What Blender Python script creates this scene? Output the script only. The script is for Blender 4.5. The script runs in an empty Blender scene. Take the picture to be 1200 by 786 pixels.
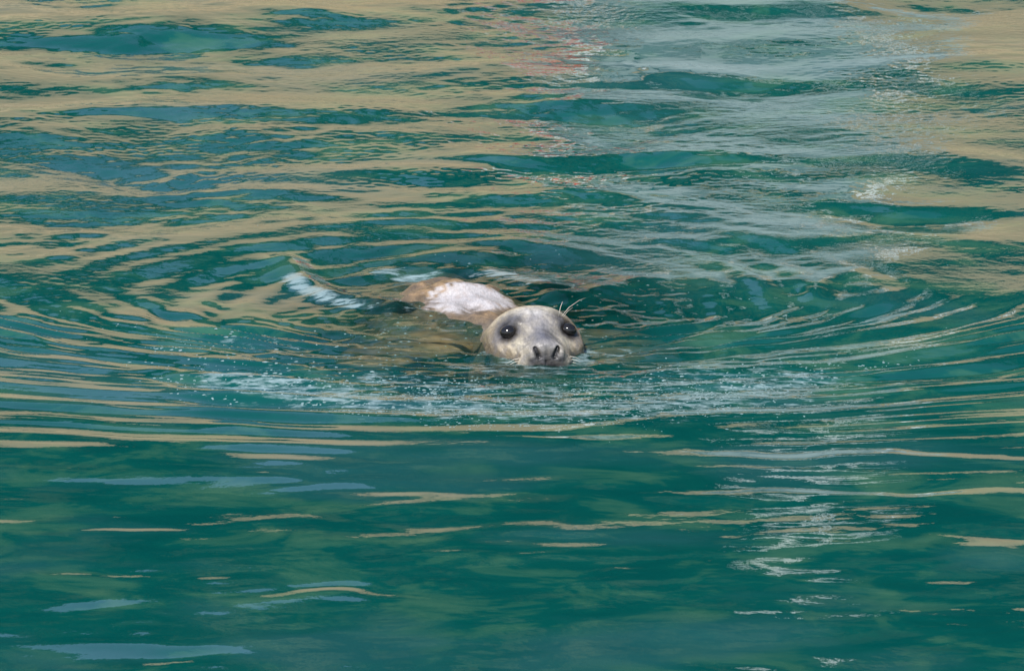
import bpy, bmesh, math, random
import numpy as np
from mathutils import Vector

R = math.radians
random.seed(7)
scene = bpy.context.scene
COL = scene.collection

# ------------------------------------------------------------------ camera
DEP = R(13.0)                       # looking down from the quay side
DIST = 16.0
CAM = Vector((0, -DIST * math.cos(DEP), DIST * math.sin(DEP)))
cam = bpy.data.cameras.new('camera')
cam.sensor_width = 36.0
cam.lens = 36.0 * DIST / 2.5        # long telephoto
cam.clip_start = 0.5
cam.clip_end = 5000
cam.dof.use_dof = True
cam.dof.focus_distance = 15.75
cam.dof.aperture_fstop = 25.0
camo = bpy.data.objects.new('camera', cam)
COL.objects.link(camo)
camo.location = CAM
camo.rotation_euler = (R(90) - DEP, 0, 0)
scene.camera = camo

# ------------------------------------------------------------------ sky, sun
SUN_EL, SUN_AZ = R(48), R(205)      # azimuth clockwise from +Y: sun behind the camera, to the left
w = bpy.data.worlds.new('World')
scene.world = w
w.use_nodes = True
nt = w.node_tree
sky = nt.nodes.new('ShaderNodeTexSky')
sky.sky_type = 'NISHITA'
sky.sun_disc = False
sky.sun_elevation = SUN_EL
sky.sun_rotation = SUN_AZ
sky.air_density = 1.0
sky.dust_density = 1.0
sky.ozone_density = 1.5
bg = nt.nodes['Background']
bg.inputs['Strength'].default_value = 0.13
nt.links.new(sky.outputs[0], bg.inputs['Color'])

sl = bpy.data.lights.new('sun', 'SUN')
sl.energy = 4.0
sl.angle = R(3.0)
sl.color = (1.0, 0.955, 0.89)
so = bpy.data.objects.new('sun', sl)
COL.objects.link(so)
sd = Vector((math.sin(SUN_AZ) * math.cos(SUN_EL), math.cos(SUN_AZ) * math.cos(SUN_EL), math.sin(SUN_EL)))
so.rotation_euler = sd.to_track_quat('Z', 'Y').to_euler()
so.location = sd * 60

scene.view_settings.view_transform = 'Standard'
scene.view_settings.look = 'None'
scene.view_settings.gamma = 1.0
scene.view_settings.exposure = 0.55
scene.cycles.max_bounces = 8
scene.cycles.transparent_max_bounces = 16
scene.cycles.caustics_reflective = False
scene.cycles.caustics_refractive = False


# ------------------------------------------------------------------ helpers
PXM = 1200 / 2.5
def ground(px, py):
    """a spot of the photograph (1200 wide) as a point on the calm water level"""
    u = (px - 600) / PXM / DIST
    v = (393 - py) / PXM / DIST
    d = Vector((u, math.cos(DEP) + v * math.sin(DEP), -math.sin(DEP) + v * math.cos(DEP)))
    t = -CAM.z / d.z
    p = CAM + d * t
    return p.x, p.y

def mat(name):
    m = bpy.data.materials.new(name)
    m.use_nodes = True
    return m, m.node_tree, m.node_tree.nodes['Principled BSDF']

def link_mesh(name, me, material=None, parent=None):
    o = bpy.data.objects.new(name, me)
    COL.objects.link(o)
    if material:
        me.materials.append(material)
    if parent:
        o.parent = parent
    return o

def pyobj(name, verts, faces, material=None, parent=None, smooth=True):
    me = bpy.data.meshes.new(name)
    me.from_pydata([tuple(v) for v in verts], [], faces)
    if smooth:
        me.polygons.foreach_set('use_smooth', [True] * len(me.polygons))
    me.update()
    return link_mesh(name, me, material, parent)

def bmobj(name, bm, material=None, parent=None, smooth=False):
    me = bpy.data.meshes.new(name)
    bm.to_mesh(me)
    bm.free()
    if smooth:
        me.polygons.foreach_set('use_smooth', [True] * len(me.polygons))
    return link_mesh(name, me, material, parent)

def tag(o, label=None, cat=None, group=None, kind=None):
    if label: o['label'] = label
    if cat: o['category'] = cat
    if group: o['group'] = group
    if kind: o['kind'] = kind
    return o

def empty(name, loc):
    o = bpy.data.objects.new(name, None)
    COL.objects.link(o)
    o.location = loc
    o.empty_display_size = 0.1
    return o

def box(bm, x0, x1, y0, y1, z0, z1, bev=0.0):
    r = bmesh.ops.create_cube(bm, size=1.0)
    for v in r['verts']:
        v.co = Vector(((x0 + x1) / 2 + v.co.x * (x1 - x0), (y0 + y1) / 2 + v.co.y * (y1 - y0), (z0 + z1) / 2 + v.co.z * (z1 - z0)))
    if bev:
        es = list({e for v in r['verts'] for e in v.link_edges})
        bmesh.ops.bevel(bm, geom=es, offset=bev, segments=2, affect='EDGES')

def tube(pts, radii, seg=8):
    vs, fs = [], []
    n = len(pts)
    for i, p in enumerate(pts):
        p = Vector(p)
        a = Vector(pts[max(i - 1, 0)]); b = Vector(pts[min(i + 1, n - 1)])
        t = (b - a).normalized()
        up = Vector((0, 0, 1)) if abs(t.z) < .9 else Vector((1, 0, 0))
        s = t.cross(up).normalized(); q = s.cross(t)
        for k in range(seg):
            an = 2 * math.pi * k / seg
            vs.append(p + (s * math.cos(an) + q * math.sin(an)) * radii[i])
    for i in range(n - 1):
        for k in range(seg):
            fs.append((i * seg + k, i * seg + (k + 1) % seg, (i + 1) * seg + (k + 1) % seg, (i + 1) * seg + k))
    fs.append(tuple(range(seg))[::-1])
    fs.append(tuple(range((n - 1) * seg, n * seg)))
    return vs, fs

def smooth01(a, b, x):
    t = np.clip((x - a) / (b - a), 0, 1)
    return t * t * (3 - 2 * t)


# ------------------------------------------------------------------ water surface
rng = np.random.RandomState(11)

def waves(X, Y, n, lmin, lmax, spread, slope, seed, main=math.pi / 2):
    """sum of n random wave trains; 'slope' is the rms slope they add up to"""
    r = np.random.RandomState(seed)
    H = np.zeros_like(X)
    a0 = slope * math.sqrt(2.0 / n)
    for i in range(n):
        lam = math.exp(r.uniform(math.log(lmin), math.log(lmax)))
        th = main + r.normal(0, spread)
        k = 2 * math.pi / lam
        ph = r.uniform(0, 2 * math.pi)
        arg = k * (X * math.cos(th) + Y * math.sin(th)) + ph
        H += (a0 / k) * np.sin(arg)
    return H

def field(X, Y, n, lmin, lmax, seed):
    """smooth 0..1 blotches that say where the breeze roughens the water"""
    r = np.random.RandomState(seed)
    F = np.zeros_like(X)
    for i in range(n):
        lam = r.uniform(lmin, lmax)
        th = r.uniform(0, math.pi)
        F += np.sin(2 * math.pi / lam * (X * math.cos(th) + Y * math.sin(th) * 0.7) + r.uniform(0, 6.28))
    return np.clip(0.5 + 0.5 * F / math.sqrt(n), 0, 1)

# (px, py, half width px, half height px, tilt in degrees); + faces the camera, - leans away
TILT = [
    (310, 20, 110, 5, 10), (330, 50, 190, 16, 7), (140, 53, 90, 9, 9), (90, 8, 60, 3, 6),
    (880, 12, 110, 6, 9), (780, 98, 190, 8, 8), (650, 128, 150, 10, 8), (260, 100, 90, 8, 5),
    (300, 172, 300, 22, 6), (900, 205, 110, 5, 8), (600, 240, 140, 7, 8), (1060, 247, 170, 6, 8),
    (900, 288, 170, 10, 6), (430, 300, 160, 14, 6), (820, 190, 100, 6, 6), (720, 190, 130, 10, 6),
    (100, 190, 180, 14, 5), (80, 232, 160, 8, 6), (930, 360, 200, 12, 5),
    (300, 3, 420, 5, -3), (1120, 50, 130, 30, -3), (1110, 165, 130, 22, -4), (1100, 272, 130, 10, -5),
    (100, 128, 150, 9, -4), (500, 74, 150, 7, -4), (100, 265, 190, 8, -6), (560, 221, 300, 7, -6),
    (60, 209, 190, 4, -5), (780, 160, 190, 9, -4), (470, 260, 110, 5, -6), (860, 250, 160, 5, -4),
    (1000, 530, 230, 4, -9), (900, 546, 150, 3, -4), (1040, 579, 170, 4, -9), (1165, 637, 60, 8, -7),
    (190, 514, 230, 8, -5), (60, 490, 160, 4, -4), (690, 515, 110, 3, -5),
    (160, 621, 60, 3, -5), (110, 671, 95, 4, -5), (245, 677, 35, 3, -5), (385, 699, 95, 4, -6),
    (185, 759, 95, 6, 8), (100, 711, 70, 6, 6), (590, 650, 170, 3, -2.5), (650, 628, 90, 6, 5), (800, 590, 70, 8, 5),
    (20, 610, 40, 3, -5),
    (330, 30, 200, 8, 5), (60, 45, 90, 10, 5), (1130, 20, 120, 12, -3), (1000, 130, 200, 16, -3),
    (360, 140, 160, 10, 5), (200, 205, 240, 9, 6), (330, 232, 160, 8, 5), (880, 310, 240, 8, 4), (1000, 190, 140, 8, 5),
    (300, 620, 90, 6, 3), (480, 600, 70, 9, 3), (900, 690, 190, 12, 3.5), (830, 745, 200, 12, 3), (1100, 660, 160, 10, 3),
    (600, 570, 160, 6, 3), (150, 565, 200, 8, 2.5), (740, 655, 130, 5, 4),
]

def seal_rings(X, Y):
    """rings pushed ahead by the swimming seal: circles whose centres lag behind"""
    x = X - 0.02
    y = Y - 0.12
    return (-1.5 * y + np.sqrt(2.25 * y * y + 1.75 * (x * x + y * y))) / 0.875

def height(X, Y):
    far = smooth01(-0.6, 1.5, Y)                       # choppier beyond the seal
    patch = field(X, Y, 7, 0.9, 2.6, 5)
    patch2 = field(X, Y, 7, 0.5, 1.6, 6)
    p3 = field(X * 0.6, Y, 8, 0.25, 0.8, 9)
    p4 = field(X * 0.7, Y, 10, 0.12, 0.4, 10)
    right = smooth01(0.5, 1.3, X) * far
    H = waves(X, Y, 14, 1.2, 3.2, 0.45, R(0.6), 21) * (0.8 + 1.0 * far)
    H += waves(X, Y, 40, 0.40, 1.1, 0.75, R(1.35), 22) * (0.45 + 1.15 * far) * (1 - 0.62 * right)
    H += waves(X, Y, 60, 0.14, 0.40, 0.80, R(1.15), 23) * (0.18 + (0.25 + 1.1 * patch) * far) * (1 - 0.62 * right)
    H += waves(X, Y, 70, 0.055, 0.13, 0.70, R(1.8), 24) * (0.08 + (0.12 + 1.9 * patch2 * p3 + 0.35 * p3) * far) * (1 - 0.5 * right)
    H += waves(X, Y, 70, 0.028, 0.055, 0.70, R(1.9), 25) * (0.05 + (0.20 + 2.6 * p4 * patch) * far) * (1 - 0.3 * right)
    # slack glassy water below the seal, broken by small horizontal slicks
    near = smooth01(-0.7, -1.5, Y)
    H += near * waves(X, Y, 50, 0.16, 0.42, 0.30, R(0.36), 27) * (0.25 + 1.2 * patch * patch2)
    H += near * waves(X, Y, 60, 0.06, 0.16, 0.35, R(0.8), 28) * (0.25 + 1.3 * p3 * patch2)
    # hand-placed swells, their outlines ragged
    WXx = X + waves(X, Y, 30, 0.10, 0.7, 1.5, 0.26, 51)
    WYy = Y + waves(X, Y, 30, 0.08, 0.6, 1.5, 0.34, 52)
    rag = 0.45 + 1.1 * p3
    for px, py, wx, wy, deg in TILT:
        cx, cy = ground(px, py)
        _, c2 = ground(px, py - wy)
        sx = wx / PXM * (cy - CAM.y) / -CAM.y * 0.66
        sy = abs(c2 - cy) * 1.15
        dx = (WXx - cx) / sx; dy = (WYy - cy) / sy
        H += math.tan(R(deg)) * (1.0 if py < 330 else 0.62) * (WYy - cy) * np.exp(-0.5 * (dx * dx + dy * dy)) * (rag if py < 330 else 0.5 + 0.5 * rag)
    # seal wake
    Rr = seal_rings(X, Y)
    warp = waves(X, Y, 40, 0.16, 1.3, 1.5, 0.38, 31)
    Rw = Rr + warp
    ax = np.abs(X)
    front = smooth01(0.10, -0.25, Y)
    rear = smooth01(0.42, -0.25, Y - 0.34 * ax - 0.45 * (patch2 - .5))              # no rings astern
    calm = 1 - 0.75 * smooth01(-0.55, -0.95, Y) * np.exp(-(ax / 0.7) ** 4)   # the bow wave dies out ahead
    env = calm * smooth01(0.35, 0.7, Rr) * np.exp(-np.maximum(Rr - 1.2, 0) / 1.5) * rear
    grad = 1.0 + 2.6 * np.exp(-(ax / 0.75) ** 2) * front   # rings crowd together ahead of the nose
    am = 0.10 + 2.2 * p3 * p4 + 0.3 * patch2
    H += env * 0.0052 * np.sin(2 * math.pi * Rw / 0.42 + 0.6) / grad * (0.4 + patch)
    H += env * 0.0046 * np.sin(2 * math.pi * (Rr + 0.7 * warp) / 0.21 + 1.9) / grad * am
    H += env * 0.0027 * np.sin(2 * math.pi * (Rr + 0.6 * warp) / 0.115) / grad * am
    # plain rings spreading from the back, crossing the bow wave
    r2 = np.hypot(X + 0.20, Y - 0.30) + 0.5 * warp
    H += np.exp(-((r2 - 0.75) / 0.55) ** 2) * 0.0022 * np.sin(2 * math.pi * r2 / 0.14) * (0.2 + 1.3 * p3)
    # a belt of tiny steep ripples straight ahead of the nose
    belt = np.exp(-((Rr - 2.35) / 0.75) ** 2) * np.exp(-(ax / 0.85) ** 4) * front
    H += belt * waves(X, Y, 60, 0.03, 0.075, 0.45, R(8.5), 43) * (0.3 + 1.1 * p3)
    # long bow streaks further out
    env2 = smooth01(1.0, 1.9, Rr) * np.exp(-np.maximum(Rr - 3.0, 0) / 1.3) * smooth01(-1.9, -1.1, Y) * rear
    H += env2 * 0.0085 * np.sin(2 * math.pi * Rw / 0.62) * (0.05 + 1.3 * patch2 * patch2) * smooth01(-0.1, 0.7, ax)
    # churned water close round the body
    d = np.sqrt(((X + 0.05) / 0.55) ** 2 + ((Y - 0.1) / 0.75) ** 2)
    close = np.exp(-d ** 4)
    H += close * waves(X, Y, 50, 0.035, 0.16, 1.2, R(5.5), 41)
    # steep little crests curling off the back and the shoulders
    for pts, hgt, wd in CREST:
        dist, _ = polydist(X, Y, pts)
        H += hgt * np.exp(-(dist / wd) ** 2)
    return H

def polydist(X, Y, pts):
    best = np.full(X.shape, 1e9)
    tt = np.zeros(X.shape)
    g = [ground(*p) for p in pts]
    n = len(g) - 1
    for i in range(n):
        (ax, ay), (bx, by) = g[i], g[i + 1]
        ux, uy = bx - ax, by - ay
        L = ux * ux + uy * uy
        t = np.clip(((X - ax) * ux + (Y - ay) * uy) / L, 0, 1)
        d = np.hypot(X - ax - t * ux, Y - ay - t * uy)
        m = d < best
        best = np.where(m, d, best)
        tt = np.where(m, (i + t) / n, tt)
    return best, tt

CREST = [
    ([(335, 305), (355, 325), (390, 345), (460, 362)], 0.020, 0.05),
    ([(430, 318), (470, 308), (530, 312), (580, 305)], 0.012, 0.07),
    ([(575, 318), (610, 326), (640, 338)], 0.010, 0.06),
    ([(660, 352), (700, 345), (760, 330)], 0.012, 0.06),
    ([(540, 300), (600, 288), (660, 298)], 0.016, 0.10),
    ([(620, 212), (700, 232), (840, 248)], 0.006, 0.06),
]
FOAM_GLINT = [  # painted pale streaks: bright ripple reflections and froth
    ([(338, 318), (352, 334), (382, 350), (430, 364)], 0.040, 1.15),
    ([(390, 352), (430, 362), (490, 368)], 0.06, 0.45),
    ([(432, 312), (470, 316), (525, 322)], 0.070, 0.82),
    ([(560, 316), (600, 324), (638, 338)], 0.070, 0.84),
    ([(480, 340), (500, 326), (540, 318)], 0.05, 0.4),
    ([(690, 348), (720, 338), (750, 332)], 0.05, 0.45),
    ([(430, 385), (500, 378), (560, 372)], 0.08, 0.42),
    ([(540, 420), (580, 428), (640, 434), (700, 426)], 0.11, 0.62),
    ([(690, 405), (720, 415), (740, 400)], 0.09, 0.42),
    ([(625, 214), (690, 230), (770, 243), (830, 248)], 0.035, 0.5),
    ([(700, 278), (760, 280)], 0.03, 0.5),
    ([(205, 432), (330, 456), (470, 474), (640, 481), (800, 473), (900, 454), (970, 424)], 0.20, 0.76),
    ([(390, 436), (520, 452), (650, 458), (780, 450), (870, 428)], 0.12, 0.68),
    ([(566, 402), (590, 416), (620, 427), (650, 430), (680, 420), (694, 402)], 0.05, 0.70),  # painted ring for the pale reflection below the face
    ([(480, 362), (540, 372), (600, 366)], 0.04, 0.62),
    ([(240, 400), (330, 410), (420, 430)], 0.16, 0.48),
]

def axis(lo, hi, step, outlo, outhi, g=1.35):
    a = list(np.arange(lo, hi, step))
    s, x = step, a[-1]
    while x < outhi:
        s *= g
        x = x + s
        a.append(min(x, outhi))
    s, x = step, lo
    pre = []
    while x > outlo:
        s *= g
        x = x - s
        pre.append(max(x, outlo))
    return np.array(pre[::-1] + a)

QUAY_Y = 14.6
xs = axis(-1.8, 1.8, 0.0047, -160, 160)
ys = axis(-3.4, 5.1, 0.0082, -70, QUAY_Y + 0.3)
NX, NY = len(xs), len(ys)
X, Y = np.meshgrid(xs, ys)
edge = smooth01(14, 5, np.abs(X)) * smooth01(-14, -5, Y)
Z = height(X, Y) * edge
me = bpy.data.meshes.new('water')
co = np.stack([X, Y, Z], -1).reshape(-1, 3).astype(np.float32)
me.vertices.add(len(co))
me.vertices.foreach_set('co', co.ravel())
idx = np.arange(NX * NY).reshape(NY, NX)
q = np.stack([idx[:-1, :-1], idx[:-1, 1:], idx[1:, 1:], idx[1:, :-1]], -1).reshape(-1)
nf = (NX - 1) * (NY - 1)
me.loops.add(nf * 4)
me.polygons.add(nf)
me.loops.foreach_set('vertex_index', q.astype(np.int32))
me.polygons.foreach_set('loop_start', np.arange(0, nf * 4, 4, dtype=np.int32))
me.polygons.foreach_set('use_smooth', np.ones(nf, dtype=bool))
me.update(calc_edges=True)

def add_attr(name, arr):
    a = me.attributes.new(name, 'FLOAT', 'POINT')
    a.data.foreach_set('value', arr.astype(np.float32).ravel())

# mask for painted bright ripple reflections and froth round the seal
foam_glint = np.zeros_like(X)
for pts, wd, st in FOAM_GLINT:
    d, t = polydist(X, Y, pts)
    st = st * (1 - 0.25 * t) if st > 1 else st
    foam_glint = np.maximum(foam_glint, st * np.exp(-(d / wd) ** 2) * smooth01(0, 0.08, t) * smooth01(1.0, 0.92, t))
add_attr('foam_glint', foam_glint)
# how clear the water is over the seal's back (a thin film lets the fur show)
dcl = np.sqrt(((X + 0.06) / 0.46) ** 2 + ((Y - 0.18) / 0.80) ** 2)
add_attr('clear', np.exp(-dcl ** 3) * (0.70 + 0.5 * field(X, Y, 10, 0.06, 0.25, 61)))
add_attr('ruffle', smooth01(-1.4, 1.5, Y) * field(X, Y, 7, 0.5, 1.6, 6))

m, nt, bs = mat('sea_water')
N, L = nt.nodes, nt.links
tc = N.new('ShaderNodeTexCoord')
# body colour of turbid harbour water with slow drifts of tint
mpw = N.new('ShaderNodeMapping'); mpw.inputs['Scale'].default_value = (0.62, 0.85, 1)
L.new(tc.outputs['Object'], mpw.inputs['Vector'])
nz = N.new('ShaderNodeTexNoise'); nz.inputs['Scale'].default_value = 5.0; nz.inputs['Detail'].default_value = 7; nz.inputs['Roughness'].default_value = 0.62; nz.inputs['Distortion'].default_value = 0.6
L.new(mpw.outputs[0], nz.inputs['Vector'])
cr = N.new('ShaderNodeValToRGB')
cr.color_ramp.elements[0].position = 0.40; cr.color_ramp.elements[0].color = (0.0004, 0.055, 0.050, 1)
cr.color_ramp.elements[1].position = 0.68; cr.color_ramp.elements[1].color = (0.0300, 0.104, 0.068, 1)
e_ = cr.color_ramp.elements.new(0.52); e_.color = (0.0010, 0.063, 0.054, 1)
e_ = cr.color_ramp.elements.new(0.56); e_.color = (0.0120, 0.080, 0.058, 1)
L.new(nz.outputs['Fac'], cr.inputs['Fac'])
nzb = N.new('ShaderNodeTexNoise'); nzb.inputs['Scale'].default_value = 2.1; nzb.inputs['Detail'].default_value = 4
mpb = N.new('ShaderNodeMapping'); mpb.inputs['Scale'].default_value = (0.6, 0.9, 1); mpb.inputs['Location'].default_value = (3.3, 7.1, 0)
L.new(tc.outputs['Object'], mpb.inputs['Vector']); L.new(mpb.outputs[0], nzb.inputs['Vector'])
mrb = N.new('ShaderNodeMapRange'); mrb.inputs['From Min'].default_value = 0.52; mrb.inputs['From Max'].default_value = 0.64; mrb.inputs['To Max'].default_value = 0.75
L.new(nzb.outputs['Fac'], mrb.inputs['Value'])
mxb = N.new('ShaderNodeMix'); mxb.data_type = 'RGBA'
mxb.inputs['B'].default_value = (0.0120, 0.072, 0.076, 1)
L.new(mrb.outputs[0], mxb.inputs['Factor']); L.new(cr.outputs['Color'], mxb.inputs['A'])
L.new(mxb.outputs['Result'], bs.inputs['Base Color'])
bs.inputs['Roughness'].default_value = 0.0
bs.inputs['IOR'].default_value = 1.34
# fine relief below the mesh's own ripples
at_r = N.new('ShaderNodeAttribute'); at_r.attribute_name = 'ruffle'
n2 = N.new('ShaderNodeTexNoise'); n2.inputs['Scale'].default_value = 38; n2.inputs['Detail'].default_value = 3; n2.inputs['Roughness'].default_value = 0.5
L.new(tc.outputs['Object'], n2.inputs['Vector'])
bp = N.new('ShaderNodeBump'); bp.inputs['Distance'].default_value = 0.0035
ms = N.new('ShaderNodeMath'); ms.operation = 'MULTIPLY_ADD'
ms.inputs[1].default_value = 0.55; ms.inputs[2].default_value = 0.06
L.new(at_r.outputs['Fac'], ms.inputs[0])
L.new(ms.outputs[0], bp.inputs['Strength'])
L.new(n2.outputs['Fac'], bp.inputs['Height'])
L.new(bp.outputs[0], bs.inputs['Normal'])
# ripple glints and froth painted by a pale shader in broken dashes
at_f = N.new('ShaderNodeAttribute'); at_f.attribute_name = 'foam_glint'
mp = N.new('ShaderNodeMapping'); mp.inputs['Scale'].default_value = (0.30, 0.85, 1)
L.new(tc.outputs['Object'], mp.inputs['Vector'])
n3 = N.new('ShaderNodeTexNoise'); n3.inputs['Scale'].default_value = 55; n3.inputs['Detail'].default_value = 5; n3.inputs['Roughness'].default_value = 0.7
L.new(mp.outputs[0], n3.inputs['Vector'])
sub = N.new('ShaderNodeMath'); sub.operation = 'SUBTRACT'
inv = N.new('ShaderNodeMath'); inv.operation = 'MULTIPLY_ADD'   # threshold falls where the mask is strong
inv.inputs[1].default_value = -0.42; inv.inputs[2].default_value = 0.76
L.new(at_f.outputs['Fac'], inv.inputs[0])
L.new(n3.outputs['Fac'], sub.inputs[0]); L.new(inv.outputs[0], sub.inputs[1])
mr = N.new('ShaderNodeMapRange'); mr.inputs['From Min'].default_value = 0.0; mr.inputs['From Max'].default_value = 0.17
mr.inputs['To Max'].default_value = 0.85
L.new(sub.outputs[0], mr.inputs['Value'])
fb = N.new('ShaderNodeBsdfPrincipled')
fb.inputs['Base Color'].default_value = (0.24, 0.33, 0.34, 1)
fb.inputs['Roughness'].default_value = 0.35
L.new(bp.outputs[0], fb.inputs['Normal'])
# thin film over the fur
tr = N.new('ShaderNodeBsdfTransparent'); tr.inputs['Color'].default_value = (0.84, 0.90, 0.82, 1)
fr = N.new('ShaderNodeFresnel'); fr.inputs['IOR'].default_value = 1.34
L.new(bp.outputs[0], fr.inputs['Normal'])
at_c = N.new('ShaderNodeAttribute'); at_c.attribute_name = 'clear'
om = N.new('ShaderNodeMath'); om.operation = 'SUBTRACT'; om.inputs[0].default_value = 1.0
L.new(fr.outputs[0], om.inputs[1])
mc = N.new('ShaderNodeMath'); mc.operation = 'MULTIPLY'
L.new(om.outputs[0], mc.inputs[0]); L.new(at_c.outputs['Fac'], mc.inputs[1])
mc2 = N.new('ShaderNodeMath'); mc2.operation = 'MULTIPLY'; mc2.inputs[1].default_value = 0.88; mc2.use_clamp = True
L.new(mc.outputs[0], mc2.inputs[0])
mx1 = N.new('ShaderNodeMixShader'); mx2 = N.new('ShaderNodeMixShader')
L.new(mc2.outputs[0], mx1.inputs[0]); L.new(bs.outputs[0], mx1.inputs[1]); L.new(tr.outputs[0], mx1.inputs[2])
L.new(mr.outputs[0], mx2.inputs[0]); L.new(mx1.outputs[0], mx2.inputs[1]); L.new(fb.outputs[0], mx2.inputs[2])
L.new(mx2.outputs[0], N['Material Output'].inputs['Surface'])
water = link_mesh('water', me, m)
tag(water, kind='structure')

# muddy green depth below the surface
m_bed, nt, bs = mat('seabed_silt')
nz = nt.nodes.new('ShaderNodeTexNoise'); nz.inputs['Scale'].default_value = 3
cr = nt.nodes.new('ShaderNodeValToRGB')
cr.color_ramp.elements[0].color = (0.004, 0.19, 0.16, 1); cr.color_ramp.elements[1].color = (0.010, 0.23, 0.18, 1)
nt.links.new(nz.outputs['Fac'], cr.inputs['Fac']); nt.links.new(cr.outputs[0], bs.inputs['Base Color'])
bs.inputs['Roughness'].default_value = 1.0
bs.inputs['Specular IOR Level'].default_value = 0.0
bm = bmesh.new()
bmesh.ops.create_grid(bm, x_segments=60, y_segments=60, size=1)
for v in bm.verts:
    v.co = Vector((v.co.x * 160, -27 + v.co.y * 42.5, -0.42 + 0.03 * math.sin(v.co.x * 31) * math.cos(v.co.y * 17)))
tag(bmobj('seabed', bm, m_bed, smooth=True), kind='structure')

# ------------------------------------------------------------------ far shore, met only as reflections
def wallmat():
    m, nt, bs = mat('pale_sandstone')
    N, L = nt.nodes, nt.links
    tc = N.new('ShaderNodeTexCoord')
    nz = N.new('ShaderNodeTexNoise'); nz.inputs['Scale'].default_value = 0.9; nz.inputs['Detail'].default_value = 8
    L.new(tc.outputs['Object'], nz.inputs['Vector'])
    cr = N.new('ShaderNodeValToRGB')
    cr.color_ramp.elements[0].position = 0.3; cr.color_ramp.elements[0].color = (0.46, 0.315, 0.165, 1)
    cr.color_ramp.elements[1].position = 0.7; cr.color_ramp.elements[1].color = (0.58, 0.42, 0.25, 1)
    L.new(nz.outputs['Fac'], cr.inputs['Fac'])
    L.new(cr.outputs[0], bs.inputs['Base Color'])
    bs.inputs['Roughness'].default_value = 0.9
    return m
M_wall = wallmat()
quay = empty('quay_wall', (0, QUAY_Y, 0))
tag(quay, 'sunlit tan stone quay wall mirrored across the upper water', 'wall')
bm = bmesh.new(); box(bm, -90, 90, 0, 6, -1.5, 3.00)
bmobj('wall_face', bm, M_wall, quay)
bm = bmesh.new()
for i in range(60):
    box(bm, -90 + i * 3.0, -87.02 + i * 3.0, -0.06, 0.8, 3.005, 3.25, 0.02)
bmobj('coping', bm, M_wall, quay)

# added unseen dark slope, keeps bright sky out of the water reflections
m_h, nt, bs = mat('sky_block_green')
N, L = nt.nodes, nt.links
tc = N.new('ShaderNodeTexCoord')
nz = N.new('ShaderNodeTexNoise'); nz.inputs['Scale'].default_value = 0.7; nz.inputs['Detail'].default_value = 6
L.new(tc.outputs['Object'], nz.inputs['Vector'])
cr = N.new('ShaderNodeValToRGB')
cr.color_ramp.elements[0].position = 0.47; cr.color_ramp.elements[0].color = (0.0018, 0.008, 0.005, 1)
cr.color_ramp.elements[1].position = 0.76; cr.color_ramp.elements[1].color = (0.10, 0.12, 0.055, 1)
L.new(nz.outputs['Fac'], cr.inputs['Fac']); L.new(cr.outputs[0], bs.inputs['Base Color'])
bs.inputs['Specular IOR Level'].default_value = 0.0
bs.inputs['Roughness'].default_value = 1.0
hx = np.concatenate([np.linspace(-120, -14, 40), np.linspace(-13.6, 13.6, 120), np.linspace(14, 120, 40)]); hy = np.concatenate([np.linspace(0, 18, 70), np.linspace(19, 70, 20)])
HX, HY = np.meshgrid(hx, hy)
ridge = 10.5 + 14 * smooth01(-2.0, 5.0, HX) + 1.0 * np.sin(HX * 0.23 + 1) + 0.8 * np.sin(HX * 0.71)
HZ = 2.0 + ridge * np.clip(HY / 18, 0, 1) ** 0.7
HZ += (field(HX, HY + HZ * .6, 14, 1.0, 3.5, 77) - .4) * 2.2 * smooth01(0, 3, HY) + (field(HX, HY + HZ * .5, 14, 0.5, 1.2, 78) - .5) * 0.8 * smooth01(0, 2, HY)
vs = np.stack([HX, HY + QUAY_Y + 5, HZ], -1).reshape(-1, 3)
idx = np.arange(len(hx) * len(hy)).reshape(len(hy), len(hx))
fs = np.stack([idx[:-1, :-1], idx[:-1, 1:], idx[1:, 1:], idx[1:, :-1]], -1).reshape(-1, 4).tolist()
tag(pyobj('sky_block_hill', vs, fs, m_h), kind='structure')

# paints
def plain(name, c, rough=0.4, noise=0.12):
    m, nt, bs = mat(name)
    nz = nt.nodes.new('ShaderNodeTexNoise'); nz.inputs['Scale'].default_value = 9; nz.inputs['Detail'].default_value = 5
    cr = nt.nodes.new('ShaderNodeValToRGB')
    cr.color_ramp.elements[0].position = 0.3; cr.color_ramp.elements[1].position = 0.7
    cr.color_ramp.elements[0].color = tuple(v * (1 - noise) for v in c) + (1,)
    cr.color_ramp.elements[1].color = tuple(min(1, v * (1 + noise)) for v in c) + (1,)
    nt.links.new(nz.outputs['Fac'], cr.inputs['Fac']); nt.links.new(cr.outputs[0], bs.inputs['Base Color'])
    bs.inputs['Roughness'].default_value = rough
    return m
M_grey = plain('pale_grey_paint', (0.36, 0.42, 0.42))
M_white = plain('white_paint', (0.80, 0.80, 0.78), noise=0.04)
M_red = plain('red_paint', (0.65, 0.028, 0.02))
M_dark = plain('dark_glass', (0.02, 0.03, 0.035), 0.1)
M_canvas = plain('white_canvas', (0.75, 0.76, 0.74), 0.9)

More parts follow.
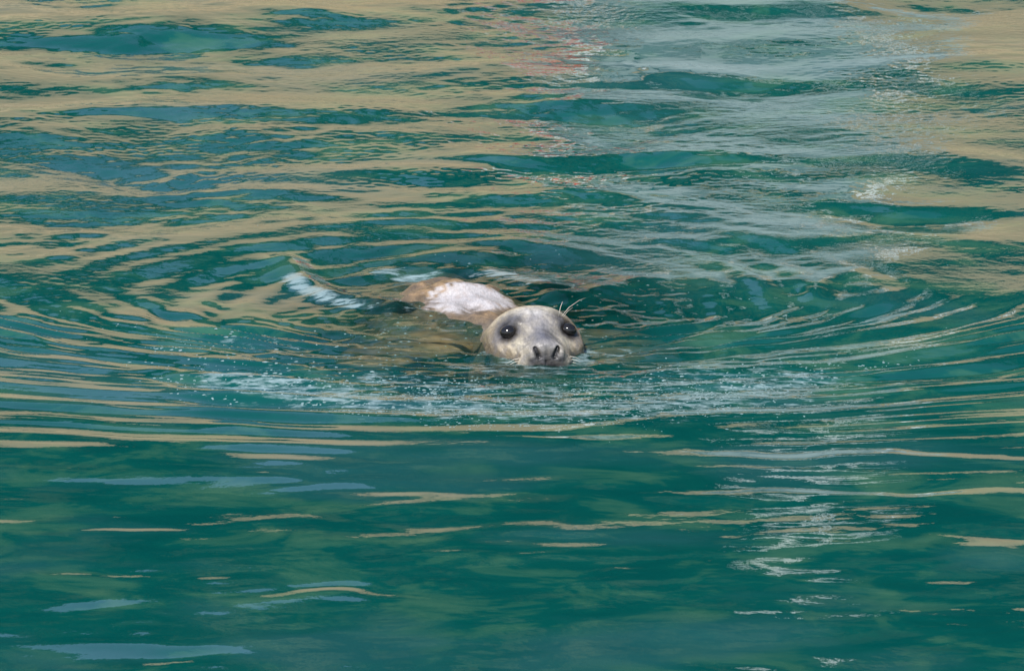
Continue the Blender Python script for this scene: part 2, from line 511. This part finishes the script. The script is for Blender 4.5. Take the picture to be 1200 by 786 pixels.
# moored boat, stern towards the seal
bx, by = 0.92, 10.6
boat = empty('moored_boat', (bx, by, 0))
tag(boat, 'pale grey moored fishing boat mirrored at the upper right of the water', 'boat')
sec = []
for t in np.linspace(0, 1, 9):
    yy = t * 3.4
    hw = 0.88 * (1 - max(0, (t - 0.35) / 0.65) ** 2.2) + 0.02
    sh = 0.78 + 0.35 * t * t
    ring = [(-hw, yy, sh), (-hw * .97, yy, .35), (-hw * .75, yy, -.05), (0, yy, -.25), (hw * .75, yy, -.05), (hw * .97, yy, .35), (hw, yy, sh),
            (hw * .9, yy, sh - .02), (hw * .9, yy, sh - .3), (-hw * .9, yy, sh - .3), (-hw * .9, yy, sh - .02)]
    sec.append(ring)
vs = [p for r_ in sec for p in r_]; fs = []
k = 11
for i in range(8):
    for j in range(k):
        fs.append((i * k + j, (i + 1) * k + j, (i + 1) * k + (j + 1) % k, i * k + (j + 1) % k))
fs.append(tuple(range(k))); fs.append(tuple(range(8 * k, 9 * k))[::-1])
pyobj('hull', vs, fs, M_grey, boat, smooth=False)
bm = bmesh.new(); box(bm, -0.56, 0.56, 0.5, 1.9, 0.5, 2.05, 0.05)
cabin = bmobj('wheelhouse', bm, M_grey, boat)
for sx in (-1, 1):
    bm = bmesh.new(); box(bm, sx * .27 - .2, sx * .27 + .2, 0.488, 0.52, 1.45, 1.85, 0.02)
    bmobj('window', bm, plain('window_pane', (0.20, 0.26, 0.27), 0.05), cabin)
bm = bmesh.new(); box(bm, -0.64, 0.64, 0.4, 2.0, 2.06, 2.12, 0.02)
bmobj('roof', bm, M_white, cabin)
for sx in (-1, 1):
    v_, f_ = tube([(sx * .62, .42, .6), (sx * .64, .42, 1.3), (sx * .66, .42, 2.05)], [.04] * 3)
    pyobj('rail_post', v_, f_, M_white, boat)
v_, f_ = tube([(.40, 1.2, 2.1), (.40, 1.2, 3.0), (.41, 1.2, 3.75)], [.022, .020, .016])
pyobj('mast', v_, f_, M_white, boat)
# furled canvas bundle on the mast
r_ = random.Random(3)
pts = [(.40 + .38 * math.cos(a) * (0.35 if i % 2 else 1), 1.1, 3.1 + .045 * i + .03 * r_.random()) for i, a in enumerate([3.1, 0.2, 3.0, 0.1, 3.2, 0.3, 2.9])]
v_, f_ = tube([(.05, 1.12, 3.12), (.2, 1.1, 3.26), (.4, 1.08, 3.36), (.6, 1.1, 3.32), (.76, 1.12, 3.18)], [.03, .10, .15, .12, .04], 10)
pyobj('furled_canvas', v_, f_, M_canvas, boat)
v_, f_ = tube([(.41, 1.2, 3.7), (.0, .8, 2.12)], [.004, .004], 5)
pyobj('stay', v_, f_, M_white, boat)

# stern rail on the boat's quarter, with a red ball fender hung from it
for xx in (-.80, -.64):
    v_, f_ = tube([(xx, .10, .70), (xx, .10, 1.48)], [.016, .016])
    pyobj('rail_post', v_, f_, M_white, boat)
v_, f_ = tube([(-.82, .10, 1.48), (-.62, .10, 1.48), (-.60, .5, 1.48)], [.016] * 3)
pyobj('stern_rail', v_, f_, M_white, boat)
fender = empty('ball_fender', (bx - .76, by - .22, .66))
tag(fender, 'red ball fender on the moored boat mirrored at the top of the water', 'fender')
vs, fs = [], []
prof = [(.001, -.16), (.06, -.15), (.11, -.11), (.14, -.05), (.145, .01), (.125, .08), (.08, .14), (.045, .18), (.035, .22), (.03, .25), (.001, .26)]
for r0, z0 in prof:
    for k_ in range(20):
        an = 2 * math.pi * k_ / 20
        vs.append((1.35 * r0 * math.cos(an), 1.35 * r0 * math.sin(an), z0 + .16))
for i_ in range(len(prof) - 1):
    for k_ in range(20):
        fs.append((i_ * 20 + k_, i_ * 20 + (k_ + 1) % 20, (i_ + 1) * 20 + (k_ + 1) % 20, (i_ + 1) * 20 + k_))
pyobj('float', vs, fs, M_red, fender)
v_, f_ = tube([(0, 0, .41), (0, .12, .62), (0, .30, .82)], [.009] * 3, 6)
pyobj('lanyard', v_, f_, M_white, fender)

# ------------------------------------------------------------------ the seal
NX0, NY0 = ground(641, 425)
seal = empty('grey_seal', (NX0, NY0, 0))
tag(seal, 'swimming seal with pale face and white back raised above the water', 'seal')
YAW = R(-9.5)

# s, half width, top z, widest z, bottom z, sideways drift, squareness
PROF = np.array([
    [0.000, 0.006, 0.022, 0.014, 0.006, 0, 2.0],
    [0.003, 0.027, 0.037, 0.010, -.018, 0, 2.3],
    [0.010, 0.042, 0.047, 0.006, -.036, 0, 2.4],
    [0.025, 0.051, 0.053, 0.000, -.052, 0, 2.4],
    [0.050, 0.060, 0.055, -.006, -.068, 0, 2.3],
    [0.080, 0.073, 0.060, -.006, -.083, 0, 2.2],
    [0.110, 0.100, 0.073, -.010, -.098, 0, 2.2],
    [0.140, 0.113, 0.087, -.014, -.108, 0, 2.2],
    [0.180, 0.121, 0.094, -.020, -.118, 0, 2.1],
    [0.220, 0.121, 0.092, -.030, -.133, 0, 2.2],
    [0.270, 0.121, 0.074, -.050, -.158, -.004, 2.1],
    [0.330, 0.135, 0.030, -.085, -.198, -.010, 2.0],
    [0.400, 0.175, 0.012, -.100, -.248, -.020, 2.0],
    [0.470, 0.225, 0.014, -.135, -.300, -.040, 1.9],
    [0.560, 0.245, 0.024, -.150, -.340, -.076, 1.8],
    [0.680, 0.255, 0.040, -.150, -.350, -.098, 1.7],
    [0.800, 0.250, 0.028, -.160, -.340, -.110, 1.8],
    [0.950, 0.240, -.010, -.170, -.330, -.122, 2.0],
    [1.200, 0.200, -.030, -.200, -.320, -.140, 2.0],
    [1.500, 0.120, -.130, -.210, -.290, -.200, 2.0],
    [1.750, 0.070, -.160, -.205, -.250, -.270, 2.0],
    [1.850, 0.020, -.185, -.200, -.215, -.300, 2.0],
])
def pch(s, col):
    """monotone-ish cubic through the profile"""
    x = PROF[:, 0]; y = PROF[:, col]
    d = np.gradient(y, x)
    i = np.clip(np.searchsorted(x, s) - 1, 0, len(x) - 2)
    h = x[i + 1] - x[i]; t = (s - x[i]) / h
    return ((2*t**3 - 3*t**2 + 1) * y[i] + (t**3 - 2*t**2 + t) * h * d[i] + (-2*t**3 + 3*t**2) * y[i+1] + (t**3 - t**2) * h * d[i+1])

S = np.concatenate([0.030 * np.linspace(0, 1, 22) ** 2, np.linspace(0.0316, 0.30, 150), np.linspace(0.305, 1.0, 110), np.linspace(1.01, 1.85, 50)])
NT = 176
TH = np.linspace(0, 2 * math.pi, NT, endpoint=False)
SS, TT = np.meshgrid(S, TH, indexing='ij')
a = pch(SS, 1); top = pch(SS, 2); zc = pch(SS, 3); bot = pch(SS, 4); drift = pch(SS, 5); ex = 2.0 / pch(SS, 6)
c, s_ = np.cos(TT), np.sin(TT)
PX = drift + a * np.sign(c) * np.abs(c) ** ex
PZ = zc + np.where(s_ > 0, top - zc, zc - bot) * np.sign(s_) * np.abs(s_) ** ex
PY = SS.copy()

EYES = [(-0.0790, 0.117, 0.0530), (0.0790, 0.117, 0.0530)]
def ball(x, y, z, r, p=2):
    if np.isscalar(r): r = (r, r, r)
    return np.exp(-((((PX - x) / r[0]) ** 2 + ((PY - y) / r[1]) ** 2 + ((PZ - z) / r[2]) ** 2)) ** (p / 2))
def bump(x, y, z, r, d):
    global PX, PY, PZ
    k = ball(x, y, z, r)
    PX = PX + k * d[0]; PY = PY + k * d[1]; PZ = PZ + k * d[2]
def seg(x0, z0, x1, z1, r, y1=.035):
    """1 near a line drawn on the front of the nose"""
    ux, uz = x1 - x0, z1 - z0
    t = np.clip(((PX - x0) * ux + (PZ - z0) * uz) / (ux * ux + uz * uz), 0, 1)
    d = np.hypot(PX - x0 - t * ux, PZ - z0 - t * uz)
    return np.exp(-(d / r) ** 3) * (PY < y1)
for sx in (-1, 1):
    ex_, ey_, ez_ = EYES[0 if sx < 0 else 1]
    bump(ex_, ey_ - .008, ez_, (.026, .030, .022), (-sx * .008, .014, -.004))          # socket
    bump(ex_ - sx * .012, ey_ + .004, ez_ + .026, (.030, .03, .012), (sx * .003, -.011, .003))   # brow over the lid
    bump(sx * .048, .030, -.010, (.028, .035, .022), (sx * .012, -.004, .003))          # whisker pad
    bump(sx * .092, .105, .004, (.03, .05, .03), (sx * .008, -.006, .004))              # cheek
    bump(sx * .034, .006, .022, (.011, .016, .018), (sx * .004, -.006, .002))           # nostril wing
    bump(sx * .036, .075, .050, (.014, .05, .02), (0, 0, -.007))                        # beside the bridge
    k = seg(sx * .0275, .034, sx * .0185, .014, .0048)
    PY = PY + .010 * k                                                                  # nostril slit
bump(0, .07, .058, (.018, .06, .02), (0, 0, .006))                                      # bridge of the nose
bump(0, .165, .098, (.007, .04, .02), (0, 0, -.003))                                    # furrow of the forehead
bump(0, .000, .004, (.004, .02, .022), (0, .006, 0))                                    # cleft under the nose

# uneven flesh and slicked fur on the back
lump = field(PX * 10, PY * 10, 12, 0.5, 1.6, 95) - .5
PZ = PZ + .022 * lump * smooth01(.40, .50, PY)

# coat colours, patch by patch
def mixc(colr, f):
    global CC
    f = np.clip(f, 0, 1)[..., None]
    CC = CC * (1 - f) + np.array(colr) * f
nsx = field(PX * 40, PY * 40, 10, 0.6, 3.0, 91) - .5
ns2 = field(PX * 40 + PZ * 37, PY * 22, 12, 0.25, 1.0, 92) - .5
ns3 = field(PX * 40 + 3, PY * 30 + PZ * 20, 12, 0.5, 1.6, 93) - .5
CC = np.zeros(PX.shape + (3,)) + np.array((0.47, 0.42, 0.335))
mixc((0.27, 0.205, 0.12), smooth01(.085, .120, np.abs(PX)) * 0.9 + .3 * nsx * (np.abs(PX) > .05))   # warm flanks of the head
mixc((0.34, 0.275, 0.17), smooth01(.185, .245, PY) * 0.9)
mixc((0.105, 0.102, 0.115), ball(0, .05, .05, (.047, .060, .05), 3) * 1.0 + .2 * nsx * ball(0, .05, .05, .06))   # grey bridge
mixc((0.17, 0.165, 0.18), ball(0, .125, .08, (.034, .05, .04)) * .85 + .35 * ns3 * ball(0, .12, .085, .06))
mixc((0.040, 0.038, 0.043), ball(0, .01, .005, (.065, .045, .034), 3) * .95)
for sx in (-1, 1):
    ex_, ey_, ez_ = EYES[0 if sx < 0 else 1]
    mixc((0.026, 0.024, 0.027), ball(ex_ - sx * .001, ey_, ez_ + .005, (.045, .08, .037), 4) * .95)
    mixc((0.055, 0.052, 0.056), ball(sx * .058, .135, .080, (.030, .05, .011), 3) * .85)          # dark brow streak
    mixc((0.13, 0.12, 0.12), ball(sx * .104, .13, .034, (.026, .05, .032)) * .85)
    mixc((0.42, 0.375, 0.29), ball(sx * .054, .085, .030, (.016, .05, .014)) * .85)              # pale streak below the eye
    mixc((0.38, 0.29, 0.17), ball(sx * .084, .06, .006, (.02, .06, .02)) * .8)
    mixc((0.36, 0.35, 0.375), ball(sx * .022, .006, .040, (.012, .02, .007)) * .3 * (1 + ns3))  # painted highlight above the nostril
    mixc((0.36, 0.35, 0.375), ball(sx * .036, .0, .016, (.005, .03, .010)) * .3)  # painted highlight beside the nostril
    mixc((0.006, 0.006, 0.007), seg(sx * .0275, .034, sx * .0185, .012, .0062) * 1.2)            # nostril
    mixc((0.03, 0.03, 0.034), ball(sx * .036, .002, .006, (.010, .03, .008), 3) * .8)
    mixc((0.012, 0.011, 0.012), ball(ex_, ey_, ez_, (.027, .04, .025), 6))
mixc((0.50, 0.475, 0.45), ball(-.012, .16, .098, (.03, .025, .03)) * .7 * (1 + ns3))
mixc((0.26, 0.26, 0.285), ball(0, .012, .046, (.020, .02, .010)) * .3)  # painted highlight on top of the nose
mixc((0.02, 0.018, 0.02), ball(0, .0, -.008, (.055, .03, .007), 3) * .95)                        # mouth line
body = smooth01(.34, .46, PY)
mixc((0.25, 0.165, 0.088), body * 1.0); mixc((0.08, 0.055, 0.032), body * np.clip(ns3 * 2.2, 0, .8))
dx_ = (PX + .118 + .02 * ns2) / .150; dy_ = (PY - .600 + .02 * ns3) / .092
pale_back = smooth01(1.12, .92, np.sqrt(dx_ ** 2 + dy_ ** 2) + .35 * ns2) * smooth01(.004, .016, PZ + .01 * ns2)  # pale patch on the raised back, ragged at its edge
mixc((0.41, 0.385, 0.385), pale_back)
mixc((0.27, 0.225, 0.205), pale_back * np.clip(ns2 * 1.3 + ns3 * .8, 0, .6))
wet = smooth01(.030, .004, PZ + .012 * ns2) * (1 - pale_back)
mixc((0.10, 0.078, 0.055), wet * .75 * (PY > .03))
mott = field(PX * 40 + 9, PY * 26 + PZ * 26, 14, 0.35, 1.1, 96) - .5
mixc((0.13, 0.125, 0.135), np.clip((mott - .10) * 2.6, 0, .36) * (1 - body))
CC = np.clip(CC * (1 + .22 * ns2[..., None]), 0, 1)

cy_, sy_ = math.cos(YAW), math.sin(YAW)
def yaw(x, y):
    return x * cy_ + y * sy_, -x * sy_ + y * cy_
WX, WY = yaw(PX, PY)
nS = len(S)
vs = np.stack([WX, WY, PZ], -1).reshape(-1, 3)
idx = np.arange(nS * NT).reshape(nS, NT)
nx_ = np.roll(idx, -1, 1)
fs = np.stack([idx[:-1], nx_[:-1], nx_[1:], idx[1:]], -1).reshape(-1, 4).tolist()
fs.append(idx[0][::-1].tolist()); fs.append(idx[-1].tolist())

m_s, nt, bs = mat('seal_coat')
N, L = nt.nodes, nt.links
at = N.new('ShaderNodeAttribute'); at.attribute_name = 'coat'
tc = N.new('ShaderNodeTexCoord')
mp = N.new('ShaderNodeMapping'); mp.inputs['Scale'].default_value = (1, .3, 1)
L.new(tc.outputs['Object'], mp.inputs['Vector'])
nz = N.new('ShaderNodeTexNoise'); nz.inputs['Scale'].default_value = 240; nz.inputs['Detail'].default_value = 5
L.new(mp.outputs[0], nz.inputs['Vector'])
mpr = N.new('ShaderNodeMapRange'); mpr.inputs['From Min'].default_value = .3; mpr.inputs['From Max'].default_value = .7
mpr.inputs['To Min'].default_value = .82; mpr.inputs['To Max'].default_value = 1.15
L.new(nz.outputs['Fac'], mpr.inputs['Value'])
mul = N.new('ShaderNodeVectorMath'); mul.operation = 'SCALE'
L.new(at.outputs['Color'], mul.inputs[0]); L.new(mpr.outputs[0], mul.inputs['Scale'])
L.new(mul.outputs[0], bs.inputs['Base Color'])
nzc = N.new('ShaderNodeTexNoise'); nzc.inputs['Scale'].default_value = 75; nzc.inputs['Detail'].default_value = 3
mpc = N.new('ShaderNodeMapping'); mpc.inputs['Scale'].default_value = (1, .45, 1)
L.new(tc.outputs['Object'], mpc.inputs['Vector']); L.new(mpc.outputs[0], nzc.inputs['Vector'])
ad = N.new('ShaderNodeMath'); ad.operation = 'MULTIPLY_ADD'; ad.inputs[1].default_value = 2.2
L.new(nzc.outputs['Fac'], ad.inputs[0]); L.new(nz.outputs['Fac'], ad.inputs[2])
bp = N.new('ShaderNodeBump'); bp.inputs['Strength'].default_value = .55; bp.inputs['Distance'].default_value = .0022
L.new(ad.outputs[0], bp.inputs['Height']); L.new(bp.outputs[0], bs.inputs['Normal'])
bs.inputs['Roughness'].default_value = .30
bs.inputs['Specular IOR Level'].default_value = .38
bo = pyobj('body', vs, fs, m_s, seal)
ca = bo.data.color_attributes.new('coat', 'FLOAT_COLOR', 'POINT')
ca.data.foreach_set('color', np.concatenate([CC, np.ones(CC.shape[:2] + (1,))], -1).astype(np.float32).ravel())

# eyes
m_e, nt, bs = mat('wet_eye')
bs.inputs['Base Color'].default_value = (0.010, 0.009, 0.009, 1)
bs.inputs['Roughness'].default_value = .10
for ex_, ey_, ez_ in EYES:
    sx = 1 if ex_ > 0 else -1
    bm = bmesh.new(); bmesh.ops.create_uvsphere(bm, u_segments=32, v_segments=20, radius=.0185)
    e = bmobj('eye', bm, m_e, seal, True)
    x, y = yaw(ex_ - sx * .0045, ey_ + .0065)
    e.location = (x, y, ez_ - .002)
    e.scale = (1.06, 1, .84); e.rotation_euler = (0, sx * R(16), 0)
# brow whiskers
m_w = plain('pale_whisker', (0.62, 0.58, 0.5), .5)
def whisk(pts, r0):
    out = []
    for p in pts:
        x, y = yaw(p[0], p[1]); out.append((x, y, p[2]))
    v_, f_ = tube(out, [r0 * (1 - .8 * i / (len(out) - 1)) for i in range(len(out))], 5)
    pyobj('whisker', v_, f_, m_w, seal)
whisk([(.052, .135, .083), (.056, .135, .104), (.062, .137, .118)], .0010)
whisk([(.060, .138, .082), (.078, .14, .102), (.105, .145, .118), (.120, .148, .122)], .0007)
whisk([(.064, .137, .080), (.075, .138, .094), (.088, .14, .102)], .0006)
for sx in (-1, 1):
    for q in range(4):
        z0 = .008 - .007 * q
        whisk([(sx * .052, .03 + .004 * q, z0), (sx * .075, .03, z0 - .004), (sx * .10, .035, z0 - .018)], .0009)

# fore flippers paddling just under the surface
m_fl = plain('wet_flipper_skin', (0.25, 0.165, 0.088), .4, .45)
for sx, (x0, y0), (x1, y1), zz in ((-1, (-.13, .42), (-.47, .26), -.032), (1, (.15, .42), (.32, .12), -.036)):
    vs, fs = [], []
    n, kk = 16, 16
    dx, dy = x1 - x0, y1 - y0; Ln = math.hypot(dx, dy); dx /= Ln; dy /= Ln
    for i in range(n):
        t = i / (n - 1)
        wdt = (.085 + .05 * math.sin(t * 2.6)) * math.sqrt(max(0.02, 1 - t ** 3.5))
        th_ = .05 * (1 - t) + .012
        for j in range(kk):
            b = 2 * math.pi * j / kk
            ww = wdt * math.cos(b)
            if t > .75:
                ww *= 1 + .0
            zz2 = zz - .05 * (1 - t) * .3 + th_ * .5 * math.sin(b) + .012 * math.sin(t * 5)
            x, y = yaw(x0 + dx * Ln * t - dy * ww, y0 + dy * Ln * t + dx * ww)
            vs.append((x, y, zz2))
    for i in range(n - 1):
        for j in range(kk):
            fs.append((i * kk + j, i * kk + (j + 1) % kk, (i + 1) * kk + (j + 1) % kk, (i + 1) * kk + j))
    fs.append(tuple(range(kk))[::-1]); fs.append(tuple(range((n - 1) * kk, n * kk)))
    pyobj('flipper', vs, fs, m_fl, seal)

# ------------------------------------------------------------------ pale flecks modelled for ripple glints and froth ahead of the seal
m_f, nt, bs = mat('foam_glint_pale')
bs.inputs['Base Color'].default_value = (0.24, 0.33, 0.33, 1)
bs.inputs['Roughness'].default_value = .3
rr = np.random.RandomState(5)
pxs, pys, szs = [], [], []
def scatter(n, fx, fy, s0, s1):
    for _ in range(n):
        pxs.append(fx()); pys.append(fy(pxs[-1])); szs.append(rr.uniform(s0, s1))
def clumps(n, cx_, sdx, y0, sag, sdy, s0, s1):
    for _ in range(n):
        x0 = rr.normal(cx_, sdx); yy = arc(x0, y0, sag) + rr.normal(0, sdy)
        ln = rr.uniform(6, 34)
        for _k in range(rr.randint(4, 16)):
            pxs.append(x0 + rr.normal(0, ln)); pys.append(yy + rr.normal(0, 1.6)); szs.append(rr.uniform(s0, s1))
arc = lambda x, y0, sag: y0 - sag * ((x - 610) / 380.0) ** 2
clumps(170, 610, 190, 478, 44, 12, .0009, .0034)
clumps(80, 610, 140, 455, 22, 8, .0009, .0026)
scatter(500, lambda: rr.normal(610, 190), lambda x: arc(x, 470, 40) + rr.normal(0, 15), .0010, .0030)
scatter(300, lambda: rr.uniform(180, 480), lambda x: rr.uniform(385, 475), .0010, .0035)
scatter(340, lambda: rr.uniform(740, 980), lambda x: arc(x, 470, 30) + rr.normal(-5, 20), .0010, .0035)
scatter(200, lambda: rr.uniform(440, 760), lambda x: rr.uniform(300, 440), .0010, .0026)
scatter(60, lambda: rr.uniform(0, 1200), lambda x: rr.uniform(240, 520), .0010, .0024)
g = np.array([ground(a_, b_) for a_, b_ in zip(pxs, pys)])
gz = height(g[:, 0], g[:, 1])
vs, fs = [], []
for (x, y), z, sz in zip(g, gz, szs):
    b0 = len(vs)
    wx = sz * rr.uniform(1.2, 3.2); wy = sz * rr.uniform(1.0, 2.4); hz = sz * rr.uniform(.2, .4)
    for j in range(7):
        an = 2 * math.pi * j / 7
        k_ = rr.uniform(.75, 1.1)
        vs.append((x + wx * k_ * math.cos(an), y + wy * k_ * math.sin(an), z - .001))
    vs.append((x, y, z + hz))
    for j in range(7):
        fs.append((b0 + j, b0 + (j + 1) % 7, b0 + 7))
fo = pyobj('foam_glint_flecks', vs, fs, m_f)
tag(fo, 'small pale flecks painted for froth and ripple glints ahead of the seal', 'foam_glint', kind='stuff')
